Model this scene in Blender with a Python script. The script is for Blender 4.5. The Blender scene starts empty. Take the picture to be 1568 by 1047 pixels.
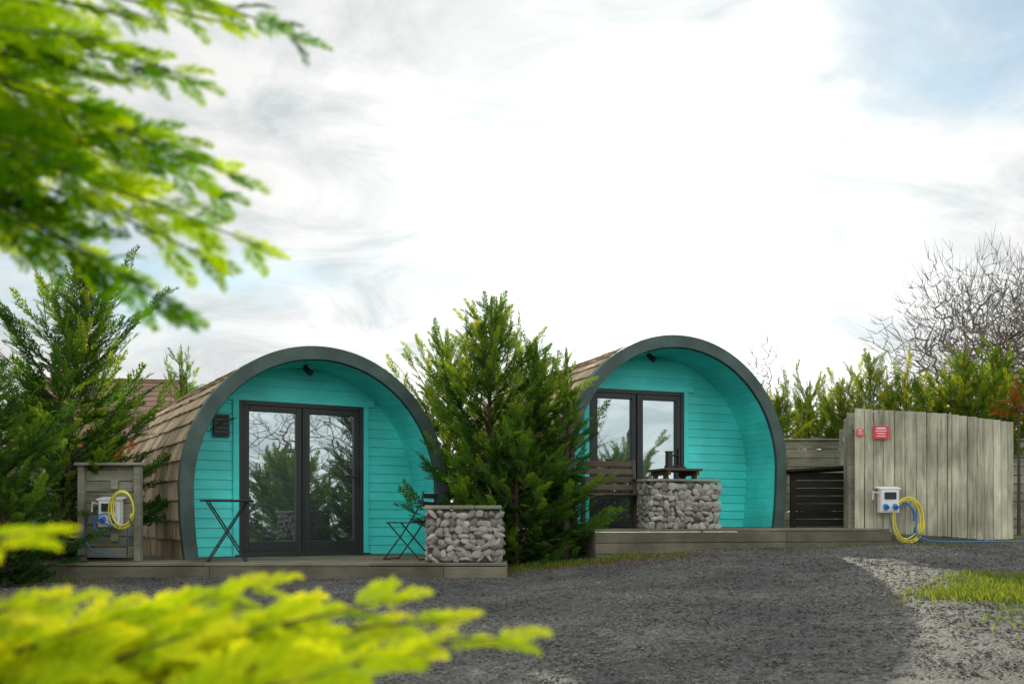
import bpy, math, random
import numpy as np
from mathutils import Vector, Matrix
random.seed(7); rng=np.random.default_rng(7)
sc=bpy.context.scene
EYE=1.0; F=1524.0; HY=795.0
def P(px,py,d): return np.array([(px-784)/F*d, d, EYE-(py-HY)/F*d])
def g(x,y):
    x=np.asarray(x,float); y=np.asarray(y,float)
    yy=np.clip(y,-6,14)
    a=-0.05+0.044*yy
    xs=np.where(x>0, 0.2*np.tanh(np.clip(x,0,None)*0.5), 0)
    return a+xs*np.clip((yy+2)/9,0,1)

# ---------------------------------------------------------------- materials
def newmat(name):
    m=bpy.data.materials.new(name); m.use_nodes=True
    nt=m.node_tree; nt.nodes.clear()
    out=nt.nodes.new('ShaderNodeOutputMaterial')
    return m,nt,out
def N(nt,t,**kw):
    n=nt.nodes.new(t)
    for k,v in kw.items():
        if k in n.inputs.keys(): n.inputs[k].default_value=v
        else: setattr(n,k,v)
    return n
def c4(c): return (c[0],c[1],c[2],1)
def M(name,c1,c2,rough=.7,scale=6,stretch=(1,1,1),bump=.3,bscale=None,metallic=0,tw=.6,spec=.35,bdist=.01,stain=None):
    m,nt,out=newmat(name); L=nt.links.new
    tc=N(nt,'ShaderNodeTexCoord'); mp=N(nt,'ShaderNodeMapping'); mp.inputs['Scale'].default_value=stretch
    L(tc.outputs['Object'],mp.inputs['Vector'])
    at=N(nt,'ShaderNodeAttribute'); at.attribute_name='tint'
    of=N(nt,'ShaderNodeVectorMath',operation='ADD'); sc2=N(nt,'ShaderNodeMath',operation='MULTIPLY'); L(at.outputs['Fac'],sc2.inputs[0]); sc2.inputs[1].default_value=37.0
    L(mp.outputs[0],of.inputs[0]); L(sc2.outputs[0],of.inputs[1])
    no=N(nt,'ShaderNodeTexNoise',Scale=scale,Detail=4.0,Roughness=.65); L(of.outputs[0],no.inputs['Vector'])
    a=N(nt,'ShaderNodeMath',operation='MULTIPLY'); L(at.outputs['Fac'],a.inputs[0]); a.inputs[1].default_value=tw
    mr=N(nt,'ShaderNodeMapRange'); L(no.outputs['Fac'],mr.inputs['Value']); mr.inputs['From Min'].default_value=.3; mr.inputs['From Max'].default_value=.7
    mr.inputs['To Min'].default_value=0; mr.inputs['To Max'].default_value=1-tw
    s=N(nt,'ShaderNodeMath',operation='ADD'); s.use_clamp=True; L(a.outputs[0],s.inputs[0]); L(mr.outputs[0],s.inputs[1])
    mx=N(nt,'ShaderNodeMix',data_type='RGBA'); mx.inputs[6].default_value=c4(c1); mx.inputs[7].default_value=c4(c2); L(s.outputs[0],mx.inputs[0])
    col=mx.outputs[2]
    if stain:
        n3=N(nt,'ShaderNodeTexNoise',Scale=stain[0],Detail=3.0); L(tc.outputs['Object'],n3.inputs['Vector'])
        r3=N(nt,'ShaderNodeMapRange'); L(n3.outputs['Fac'],r3.inputs['Value']); r3.inputs['From Min'].default_value=.35; r3.inputs['From Max'].default_value=.65; r3.inputs['To Min'].default_value=stain[1]; r3.inputs['To Max'].default_value=1.1
        ml=N(nt,'ShaderNodeVectorMath',operation='SCALE'); L(col,ml.inputs[0]); L(r3.outputs[0],ml.inputs['Scale']); col=ml.outputs[0]
    b=N(nt,'ShaderNodeBsdfPrincipled',Roughness=rough,Metallic=metallic); b.inputs['Specular IOR Level'].default_value=spec
    L(col,b.inputs['Base Color'])
    if bump>0:
        n2=N(nt,'ShaderNodeTexNoise',Scale=bscale or scale*3,Detail=3.0,Roughness=.7); L(of.outputs[0],n2.inputs['Vector'])
        bp=N(nt,'ShaderNodeBump',Strength=bump,Distance=bdist); L(n2.outputs['Fac'],bp.inputs['Height']); L(bp.outputs[0],b.inputs['Normal'])
    L(b.outputs[0],out.inputs['Surface'])
    return m
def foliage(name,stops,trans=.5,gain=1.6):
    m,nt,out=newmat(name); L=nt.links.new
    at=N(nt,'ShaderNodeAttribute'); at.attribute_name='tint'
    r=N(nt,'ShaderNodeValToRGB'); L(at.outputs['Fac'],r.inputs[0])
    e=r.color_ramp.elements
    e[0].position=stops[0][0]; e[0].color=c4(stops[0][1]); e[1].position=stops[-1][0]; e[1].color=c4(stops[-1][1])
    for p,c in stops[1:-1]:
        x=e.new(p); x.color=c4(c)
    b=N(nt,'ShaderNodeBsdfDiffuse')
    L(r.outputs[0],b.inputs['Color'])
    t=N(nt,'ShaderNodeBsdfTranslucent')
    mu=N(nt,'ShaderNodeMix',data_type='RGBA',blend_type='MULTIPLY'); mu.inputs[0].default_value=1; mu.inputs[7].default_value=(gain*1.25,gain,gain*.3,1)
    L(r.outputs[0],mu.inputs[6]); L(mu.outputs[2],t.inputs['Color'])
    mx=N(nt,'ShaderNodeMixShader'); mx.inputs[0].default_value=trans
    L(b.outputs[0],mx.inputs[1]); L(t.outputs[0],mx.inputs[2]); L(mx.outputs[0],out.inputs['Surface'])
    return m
def glassmat():
    m,nt,out=newmat('door_glass'); L=nt.links.new
    d=N(nt,'ShaderNodeBsdfPrincipled',Roughness=.4); d.inputs['Base Color'].default_value=(.02,.028,.028,1)
    gl=N(nt,'ShaderNodeBsdfGlossy',Roughness=.012); gl.inputs['Color'].default_value=(.80,.95,.98,1)
    tc=N(nt,'ShaderNodeTexCoord'); no=N(nt,'ShaderNodeTexNoise',Scale=1.3,Detail=1.0); L(tc.outputs['Object'],no.inputs['Vector'])
    bp=N(nt,'ShaderNodeBump',Strength=.08,Distance=.05); L(no.outputs['Fac'],bp.inputs['Height']); L(bp.outputs[0],gl.inputs['Normal'])
    mx=N(nt,'ShaderNodeMixShader'); mx.inputs[0].default_value=.40
    L(d.outputs[0],mx.inputs[1]); L(gl.outputs[0],mx.inputs[2]); L(mx.outputs[0],out.inputs['Surface'])
    return m
m_turq=M('turquoise_paint',(.045,.60,.56),(.085,.74,.69),rough=.5,scale=3,stretch=(1,1,4),bump=.15,bscale=30,tw=.45,stain=(1.6,.82))
m_rim=M('dark_green_trim',(.035,.065,.06),(.075,.115,.10),rough=.6,scale=5,bump=.2,bscale=20,stain=(3,.7))
m_shin=M('cedar_shingle',(.20,.13,.075),(.64,.52,.34),rough=.85,scale=9,stretch=(3,3,3),bump=.6,bscale=50,tw=.6,stain=(1.5,.65))
m_dark=M('dark_frame',(.018,.022,.022),(.03,.035,.034),rough=.4,bump=0)
m_black=M('black_metal',(.012,.013,.013),(.03,.03,.03),rough=.45,bump=0)
m_glass=glassmat()
m_deck=M('weathered_deck_wood',(.085,.08,.055),(.21,.19,.135),rough=.85,scale=5,stretch=(1,8,8),bump=.5,bscale=14,stain=(2,.6))
m_fence=M('weathered_fence_wood',(.20,.195,.135),(.70,.67,.50),rough=.9,scale=3,stretch=(9,9,.8),bump=.7,bscale=9,tw=.42,stain=(1.7,.6))
m_fenceh=M('weathered_rail_wood',(.13,.135,.095),(.38,.37,.28),rough=.9,scale=3,stretch=(.8,9,9),bump=.5,bscale=9,tw=.5,stain=(2,.6))
m_darkwood=M('dark_stained_wood',(.010,.010,.009),(.035,.032,.026),rough=.95,spec=.1,scale=4,stretch=(1,8,8),bump=.4,bscale=12)
m_furn=M('furniture_wood',(.05,.035,.025),(.14,.10,.07),rough=.8,scale=4,stretch=(2,6,6),bump=.3,bscale=12)
m_stone=M('wall_stone',(.08,.075,.06),(.44,.42,.37),rough=.9,scale=14,bump=.6,bscale=60,tw=.7)
m_mortar=M('mortar',(.05,.045,.038),(.12,.11,.095),rough=.95,scale=20,bump=.6)
m_white=M('white_plastic',(.62,.64,.64),(.75,.76,.76),rough=.4,bump=0)
m_blue=M('blue_plastic',(.02,.13,.42),(.04,.2,.5),rough=.35,bump=0)
m_yel=M('yellow_hose',(.6,.5,.04),(.7,.62,.08),rough=.4,bump=0)
m_red=M('red_sign_paint',(.62,.03,.05),(.7,.05,.07),rough=.5,bump=0)
m_bark=M('bark',(.05,.035,.022),(.13,.095,.06),rough=.95,scale=10,stretch=(4,4,1),bump=.8)
m_bark2=M('bare_bark',(.10,.08,.06),(.20,.16,.115),rough=.95,scale=6,bump=0)
m_brick=M('house_render',(.35,.33,.30),(.45,.43,.39),rough=.9,scale=6)
m_tile=M('roof_tile',(.14,.08,.06),(.24,.15,.11),rough=.9,scale=12,bump=.6)
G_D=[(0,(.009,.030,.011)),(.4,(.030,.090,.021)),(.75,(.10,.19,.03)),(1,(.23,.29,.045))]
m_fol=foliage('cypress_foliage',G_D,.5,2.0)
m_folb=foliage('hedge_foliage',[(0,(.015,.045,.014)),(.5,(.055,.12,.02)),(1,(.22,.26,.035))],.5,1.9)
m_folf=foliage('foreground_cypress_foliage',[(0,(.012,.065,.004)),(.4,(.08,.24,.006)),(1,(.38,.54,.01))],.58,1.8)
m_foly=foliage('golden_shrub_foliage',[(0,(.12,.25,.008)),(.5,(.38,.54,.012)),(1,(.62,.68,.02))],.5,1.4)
m_grass=foliage('grass_blades',[(0,(.055,.10,.02)),(.6,(.12,.19,.035)),(1,(.26,.28,.08))],.45,1.5)
m_rust=foliage('rust_leaves',[(0,(.12,.05,.015)),(1,(.32,.14,.03))],.45,1.4)

# ---------------------------------------------------------------- mesh builder
def empty(name,loc=(0,0,0),rz=0):
    e=bpy.data.objects.new(name,None); sc.collection.objects.link(e); e.location=loc; e.rotation_euler=(0,0,rz); e.empty_display_size=.2
    return e
class MB:
    def __init__(s): s.v=[]; s.f=[]; s.t=[]; s.m=[]
    def box(s,c,size,R=None,tint=None,mi=0):
        if tint is None: tint=random.random()
        hx,hy,hz=[a/2 for a in size]; b=len(s.v)
        for dx in(-hx,hx):
            for dy in(-hy,hy):
                for dz in(-hz,hz):
                    p=Vector((dx,dy,dz))
                    if R is not None: p=R@p
                    s.v.append((c[0]+p.x,c[1]+p.y,c[2]+p.z))
        for q in((0,1,3,2),(4,6,7,5),(0,4,5,1),(2,3,7,6),(0,2,6,4),(1,5,7,3)):
            s.f.append([b+i for i in q]); s.t.append(tint); s.m.append(mi)
    def bar(s,a,b_,w,h,tint=None,mi=0):
        a=Vector(a); b_=Vector(b_); d=b_-a; q=d.to_track_quat('X','Z').to_matrix()
        s.box((a+b_)/2,(d.length,w,h),q,tint,mi)
    def hexa(s,pts,tint=.5,mi=0):
        b=len(s.v); s.v+= [tuple(p) for p in pts]
        for q in((3,2,1,0),(4,5,6,7),(0,1,5,4),(1,2,6,5),(2,3,7,6),(3,0,4,7)):
            s.f.append([b+i for i in q]); s.t.append(tint); s.m.append(mi)
    def tube(s,pts,rad,n=6,tint=.5,mi=0,cap=True):
        pts=[Vector(p) for p in pts]; b=len(s.v)
        if not hasattr(rad,'__len__'): rad=[rad]*len(pts)
        for i,p in enumerate(pts):
            d=(pts[min(i+1,len(pts)-1)]-pts[max(i-1,0)]).normalized()
            x=d.cross(Vector((.13,.31,.94)) if abs(d.z)<.9 else Vector((1,.1,0))).normalized(); y=d.cross(x)
            for k in range(n):
                a=2*math.pi*k/n; s.v.append(tuple(p+(x*math.cos(a)+y*math.sin(a))*rad[i]))
        for i in range(len(pts)-1):
            for k in range(n):
                k2=(k+1)%n
                s.f.append([b+i*n+k,b+i*n+k2,b+(i+1)*n+k2,b+(i+1)*n+k]); s.t.append(tint); s.m.append(mi)
        if cap:
            s.f.append([b+k for k in range(n)][::-1]); s.f.append([b+(len(pts)-1)*n+k for k in range(n)]); s.t+=[tint]*2; s.m+=[mi]*2
    def poly(s,pts,tint=.5,mi=0):
        b=len(s.v); s.v+=[tuple(p) for p in pts]; s.f.append(list(range(b,b+len(pts)))); s.t.append(tint); s.m.append(mi)
    def build(s,name,mats,parent=None,bevel=0,smooth=False,loc=None):
        me=bpy.data.meshes.new(name); me.from_pydata(s.v,[],s.f)
        for m in (mats if isinstance(mats,(list,tuple)) else [mats]): me.materials.append(m)
        a=me.attributes.new('tint','FLOAT','FACE'); a.data.foreach_set('value',np.array(s.t,dtype=np.float32))
        me.polygons.foreach_set('material_index',np.array(s.m,dtype=np.int32))
        if smooth: me.polygons.foreach_set('use_smooth',np.ones(len(s.f),dtype=bool))
        me.update()
        o=bpy.data.objects.new(name,me); sc.collection.objects.link(o)
        if parent: o.parent=parent
        if loc is not None: o.location=loc
        if bevel:
            bm=o.modifiers.new('bevel','BEVEL'); bm.width=bevel; bm.segments=1; bm.limit_method='ANGLE'
        return o
def npmesh(name,V,Fq,T,mat,parent=None,smooth=False):
    V=np.asarray(V,np.float32); Fq=np.asarray(Fq,np.int32); k=Fq.shape[1]; n=len(Fq)
    me=bpy.data.meshes.new(name); me.vertices.add(len(V)); me.vertices.foreach_set('co',V.ravel())
    me.loops.add(n*k); me.loops.foreach_set('vertex_index',Fq.ravel())
    me.polygons.add(n); me.polygons.foreach_set('loop_start',np.arange(0,n*k,k,dtype=np.int32))
    me.materials.append(mat)
    me.update(calc_edges=True)
    a=me.attributes.new('tint','FLOAT','FACE'); a.data.foreach_set('value',np.asarray(T,np.float32))
    me.polygons.foreach_set('use_smooth',np.full(n,smooth,dtype=bool))
    o=bpy.data.objects.new(name,me); sc.collection.objects.link(o)
    if parent: o.parent=parent
    return o

# ---------------------------------------------------------------- fronds
def frond_template(npairs,sub,seed,bl=.42,w=.035,ang=42,droop=.18):
    r=np.random.default_rng(seed); V=[];Fq=[];T=[]
    def blade(p,d,nrm,l,w,t):
        d=d/np.linalg.norm(d); s=np.cross(d,nrm); s/=np.linalg.norm(s)+1e-9
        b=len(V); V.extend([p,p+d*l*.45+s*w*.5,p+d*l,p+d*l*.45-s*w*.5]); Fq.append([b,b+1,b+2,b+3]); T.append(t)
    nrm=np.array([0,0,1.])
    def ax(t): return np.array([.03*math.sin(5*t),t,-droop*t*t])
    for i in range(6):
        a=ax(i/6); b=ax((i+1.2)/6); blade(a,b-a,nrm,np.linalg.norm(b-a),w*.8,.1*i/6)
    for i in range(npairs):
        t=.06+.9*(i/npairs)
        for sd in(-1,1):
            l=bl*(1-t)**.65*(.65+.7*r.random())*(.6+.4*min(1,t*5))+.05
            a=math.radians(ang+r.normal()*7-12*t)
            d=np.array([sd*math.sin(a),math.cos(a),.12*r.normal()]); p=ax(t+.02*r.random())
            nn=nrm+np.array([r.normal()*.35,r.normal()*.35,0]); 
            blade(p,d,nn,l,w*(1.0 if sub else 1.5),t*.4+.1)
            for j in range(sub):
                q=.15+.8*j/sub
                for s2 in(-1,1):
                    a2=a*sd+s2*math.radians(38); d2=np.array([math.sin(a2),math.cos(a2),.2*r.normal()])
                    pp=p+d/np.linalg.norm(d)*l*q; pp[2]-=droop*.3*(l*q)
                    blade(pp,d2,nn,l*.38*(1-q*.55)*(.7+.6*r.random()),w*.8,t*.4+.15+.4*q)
    return np.array(V),np.array(Fq),np.array(T)
FR=[frond_template(8,2,s,bl=.38,w=.045,ang=36) for s in range(4)]
FRD=[frond_template(15,5,s+20,bl=.36,w=.03,droop=.22) for s in range(4)]
class Fol:
    def __init__(s,tpl): s.tpl=tpl; s.inst=[]
    def add(s,p,f,n,scale,tint): s.inst.append((p,f,n,scale,tint))
    def build(s,name,mat,parent):
        Vs=[];Fs=[];Ts=[];off=0
        p=np.array([i[0] for i in s.inst]); f=np.array([i[1] for i in s.inst],float); n=np.array([i[2] for i in s.inst],float)
        sc_=np.array([i[3] for i in s.inst]); t=np.array([i[4] for i in s.inst])
        f/=np.linalg.norm(f,axis=1,keepdims=True); x=np.cross(f,n); x/=np.linalg.norm(x,axis=1,keepdims=True)+1e-9; z=np.cross(x,f)
        R=np.stack([x,f,z],axis=2)*sc_[:,None,None]
        k=np.arange(len(p))%len(s.tpl)
        for i,(V,Fq,T) in enumerate(s.tpl):
            m=k==i
            if not m.any(): continue
            o=np.einsum('nij,vj->nvi',R[m],V)+p[m][:,None,:]
            c=m.sum(); Vs.append(o.reshape(-1,3)); Fs.append((Fq[None]+ (np.arange(c)*len(V))[:,None,None]).reshape(-1,4)+off)
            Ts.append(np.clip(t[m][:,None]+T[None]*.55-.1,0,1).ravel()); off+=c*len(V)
        return npmesh(name,np.concatenate(Vs),np.concatenate(Fs),np.concatenate(Ts),mat,parent)
def unit(v): v=np.asarray(v,float); return v/(np.linalg.norm(v)+1e-9)
def cypress(name,x,y,h,R,seed,nb=130,fs=.3,mat=None,lead=1.0,dens=1.0,lean=(0,0),bare=0.0,z0=None,shoots=7,pw=.7,wild=1.0,tint=0.0):
    r=np.random.default_rng(seed); mat=mat or m_fol
    gz=float(g(x,y)) if z0 is None else z0
    par=empty(name,(0,0,0)); mb=MB(); fo=Fol(FR)
    top=np.array([x+lean[0],y+lean[1],gz+h]); base=np.array([x,y,gz-.1])
    tp=[base+(top-base)*t+np.array([.04*math.sin(7*t+seed),.04*math.cos(5*t),0])*h*.3*t for t in np.linspace(0,1,9)]
    mb.tube(tp,[max(.004,.035*h*(1-t)**1.1*.6) for t in np.linspace(0,1,9)],7,.4)
    def trunk(t):
        q=base+(top-base)*t; return q+np.array([.04*math.sin(7*t+seed),.04*math.cos(5*t),0])*h*.3*t
    ph=r.random(6)*6.28
    for k in range(nb):
        t=bare+(.93-bare)*((k+r.random())/nb)**.95
        az=k*2.399+r.normal()*.35
        lump=1+.22*wild*math.sin(2*az+ph[0]+5*t)*math.sin(9*t+ph[1])+.15*wild*math.sin(3*az+ph[2]-11*t)
        prof=(1-t)**pw*(min(1,.72+t*2))*(.55+.45*min(1,(1-t)/.3)); L=R*prof*lump*(.55+.6*r.random())+.05
        if r.random()<.10*wild: L*=1.3
        el=math.radians(6+52*t+r.normal()*11)
        d=np.array([math.cos(az)*math.cos(el),math.sin(az)*math.cos(el),math.sin(el)])
        b0=trunk(t)
        curve=lambda s:b0+d*L*s+np.array([0,0,.34*L*s*s-.08*L*s])
        mb.tube([curve(0),curve(.5),curve(1)],[.012*L+.004,.007*L+.003,.002],3,.3,cap=False)
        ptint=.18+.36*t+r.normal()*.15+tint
        nf=max(2,int(L/.085*dens))
        for j in range(nf):
            s=.2+.85*(j+r.random()*.6)/nf
            sd=1 if j%2 else -1
            side=np.array([-math.sin(az),math.cos(az),0])
            tan=d+np.array([0,0,.6*s])
            f=tan+side*sd*(.9*(1.1-s))+r.normal(size=3)*.24
            n=np.array([0,0,1.])+r.normal(size=3)*.5
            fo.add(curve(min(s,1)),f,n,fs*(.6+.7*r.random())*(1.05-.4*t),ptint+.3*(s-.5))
    def spire(p0,p1,n_,f0,f1,tt):
        mb.tube([p0,(p0+p1)/2,p1],[.008,.005,.002],4,.3,cap=False)
        for j in range(n_):
            s=(j+.5*r.random())/n_; a=j*2.4+r.normal()*.3; o=.95*(1-s)+.12
            f=np.array([math.cos(a)*o,math.sin(a)*o,.75+.3*r.random()])
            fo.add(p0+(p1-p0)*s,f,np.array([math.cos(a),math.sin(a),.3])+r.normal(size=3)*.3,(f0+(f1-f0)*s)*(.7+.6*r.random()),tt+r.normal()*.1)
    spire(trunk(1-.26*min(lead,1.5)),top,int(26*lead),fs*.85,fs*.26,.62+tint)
    for k in range(shoots):
        a=r.random()*6.28; t=.5+.3*r.random(); rad=R*(1-t)**pw*(.35+.45*r.random()); b0=trunk(t)+np.array([math.cos(a)*rad,math.sin(a)*rad,.05])
        hh=h*(.12+.14*r.random()); b1=b0+np.array([math.cos(a)*.12*hh+.03*r.normal(),math.sin(a)*.12*hh,hh])
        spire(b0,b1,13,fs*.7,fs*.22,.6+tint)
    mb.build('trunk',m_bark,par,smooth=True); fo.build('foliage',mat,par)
    return par

# ---------------------------------------------------------------- ground
def coords(a,b,st,far):
    mid=list(np.arange(a,b,st)); lo=[];hi=[];s=st;v=a
    while v>-far: s*=1.35; v-=s; lo.append(v)
    s=st; v=mid[-1]
    while v<far: s*=1.35; v+=s; hi.append(v)
    return np.array(lo[::-1]+mid+hi)
X=coords(-7,9,.07,400); Y=coords(3,15,.07,400)
XX,YY=np.meshgrid(X,Y,indexing='ij')
ZZ=g(XX,YY)
near=(np.abs(XX)<12)&(YY>-2)&(YY<16)
def bumps(x,y):
    return .016*np.sin(x*1.7+np.sin(y*1.3)*1.4)*np.sin(y*1.9+.8*np.sin(x*.9))+.009*np.sin(x*4.1+1.7*np.sin(y*3.1))*np.sin(y*5.3+x)
ZZ=ZZ+np.where(near,bumps(XX,YY)+rng.normal(size=XX.shape)*.0035,0)
nx,ny=XX.shape; idx=np.arange(nx*ny).reshape(nx,ny)
Fg=np.stack([idx[:-1,:-1],idx[1:,:-1],idx[1:,1:],idx[:-1,1:]],-1).reshape(-1,4)
mg,nt,out=newmat('gravel_ground'); L=nt.links.new
ge=N(nt,'ShaderNodeNewGeometry')
v1=N(nt,'ShaderNodeTexVoronoi',Scale=46.0); L(ge.outputs['Position'],v1.inputs['Vector'])
n1=N(nt,'ShaderNodeTexNoise',Scale=.9,Detail=4.0,Roughness=.6); L(ge.outputs['Position'],n1.inputs['Vector'])
n2=N(nt,'ShaderNodeTexNoise',Scale=60.0,Detail=3.0); L(ge.outputs['Position'],n2.inputs['Vector'])
r1=N(nt,'ShaderNodeValToRGB'); L(v1.outputs['Color'],r1.inputs[0])
e=r1.color_ramp.elements; e[0].position=.1; e[0].color=(.032,.034,.032,1); e[1].position=.95; e[1].color=(.14,.14,.13,1); x=e.new(.6); x.color=(.066,.068,.065,1)
r2=N(nt,'ShaderNodeValToRGB'); L(n1.outputs['Fac'],r2.inputs[0]); e=r2.color_ramp.elements; e[0].position=.35; e[0].color=(.5,.51,.52,1); e[1].position=.68; e[1].color=(1.25,1.2,1.1,1)
mu=N(nt,'ShaderNodeMix',data_type='RGBA',blend_type='MULTIPLY'); mu.inputs[0].default_value=1; L(r1.outputs[0],mu.inputs[6]); L(r2.outputs[0],mu.inputs[7])
sp=N(nt,'ShaderNodeSeparateXYZ'); L(ge.outputs['Position'],sp.inputs[0])
my=N(nt,'ShaderNodeMapRange'); L(sp.outputs['Y'],my.inputs['Value']); my.inputs['From Min'].default_value=13.6; my.inputs['From Max'].default_value=14.4
mg2=N(nt,'ShaderNodeMix',data_type='RGBA'); L(my.outputs[0],mg2.inputs[0]); L(mu.outputs[2],mg2.inputs[6]); mg2.inputs[7].default_value=(.06,.09,.03,1)
b=N(nt,'ShaderNodeBsdfPrincipled',Roughness=.8); b.inputs['Specular IOR Level'].default_value=.35
L(mg2.outputs[2],b.inputs['Base Color'])
ad=N(nt,'ShaderNodeMath',operation='ADD'); L(v1.outputs['Distance'],ad.inputs[0]); L(n2.outputs['Fac'],ad.inputs[1])
bp=N(nt,'ShaderNodeBump',Strength=.9,Distance=.012); bp.invert=True; L(ad.outputs[0],bp.inputs['Height']); L(bp.outputs[0],b.inputs['Normal'])
L(b.outputs[0],out.inputs['Surface'])
gr=npmesh('ground',np.stack([XX.ravel(),YY.ravel(),ZZ.ravel()],-1),Fg,np.full(len(Fg),.5),mg,smooth=True)

n=75000
d=4.6*(13.2/4.6)**(rng.random(n)**.85); xx=(rng.random(n)*1.3-.65)*d; s=.003+.009*rng.random(n)**3.5+.0004*d
zz=g(xx,d)+bumps(xx,d)
octv=np.array([[1,0,0],[-1,0,0],[0,1,0],[0,-1,0],[0,0,1],[0,0,-1.]]); octf=np.array([[0,2,4],[2,1,4],[1,3,4],[3,0,4],[2,0,5],[1,2,5],[3,1,5],[0,3,5]])
V=octv[None]*(.6+.7*rng.random((n,6,1)))*s[:,None,None]; V[:,:,2]*=.6
a=rng.random(n)*6.28; ca,sa=np.cos(a)[:,None],np.sin(a)[:,None]
V=np.stack([V[:,:,0]*ca-V[:,:,1]*sa,V[:,:,0]*sa+V[:,:,1]*ca,V[:,:,2]],-1)
V+=np.stack([xx,d,zz+s*.15],-1)[:,None,:]
Fo=(octf[None]+(np.arange(n)*6)[:,None,None]).reshape(-1,3)
m_peb=M('gravel_stones',(.035,.036,.035),(.22,.215,.195),rough=.85,spec=.2,scale=30,bump=0,tw=.85,stain=(.9,.55))
npmesh('gravel',V.reshape(-1,3),Fo,np.repeat(rng.random(n)**2.2,8),m_peb)

def grass(name,pts,hmin,hmax,w=.005):
    n=len(pts); x,y=pts[:,0],pts[:,1]; z=g(x,y)+bumps(x,y)-.005
    a=rng.random(n)*6.28; h=hmin+(hmax-hmin)*rng.random(n)**1.5; ln=rng.normal(size=(n,2))*.35*h[:,None]
    p=np.stack([x,y,z],-1); sd=np.stack([np.cos(a),np.sin(a),0*a],-1)*w
    m=p+np.stack([ln[:,0]*.4,ln[:,1]*.4,h*.6],-1); t=p+np.stack([ln[:,0],ln[:,1],h],-1)
    V=np.stack([p-sd,p+sd,m+sd*.7,m-sd*.7,  m-sd*.7,m+sd*.7,t+sd*.1,t-sd*.1],1).reshape(-1,3)
    Fall=(np.arange(n*2)*4)[:,None]+np.array([[0,1,2,3]])
    tt=np.clip(rng.random(n)*.8+.1,0,1)
    return npmesh(name,V,Fall,np.repeat(tt,2),m_grass)
def blob(n,cx,cy,rx,ry):
    a=rng.random(n)*6.28; r=np.sqrt(rng.random(n)); e=1+.18*np.sin(3*a+1)+.12*np.sin(7*a)+.08*rng.normal(size=n)
    return np.stack([cx+rx*r*e*np.cos(a),cy+ry*r*e*np.sin(a)],-1)
grass('grass_lawn',np.concatenate([blob(42000,5.15,6.75,2.05,1.6),blob(1500,4.2,6.6,1.6,1.3)]),.02,.07)
grass('grass_verge',np.concatenate([blob(1300,1.0,11.25,1.1,.2),blob(1300,.2,10.9,.7,.3),blob(400,-4.9,9.9,.8,.2),blob(500,6.2,12.4,1.6,.25),blob(120,3.4,11.6,1.5,.12)]),.015,.075)
# fallen leaves / conifer litter
pl=np.concatenate([blob(900,.3,10.9,1.3,.45),blob(300,1.6,11.1,1.6,.3),blob(250,1,8,4,2.5),blob(200,-2,9.7,3,.35)]); n=len(pl)
p=np.stack([pl[:,0],pl[:,1],g(pl[:,0],pl[:,1])+bumps(pl[:,0],pl[:,1])+.008],-1); a=rng.random(n)*6.28; s=.007+.012*rng.random(n)
u_=np.stack([np.cos(a),np.sin(a),rng.normal(size=n)*.3],-1)*s[:,None]; v_=np.stack([-np.sin(a),np.cos(a),rng.normal(size=n)*.3],-1)*s[:,None]*.55
npmesh('fallen_leaves',np.stack([p-u_,p+v_,p+u_,p-v_],1).reshape(-1,3),(np.arange(n)*4)[:,None]+np.array([[0,1,2,3]]),rng.random(n)*.7,m_rust)

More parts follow.
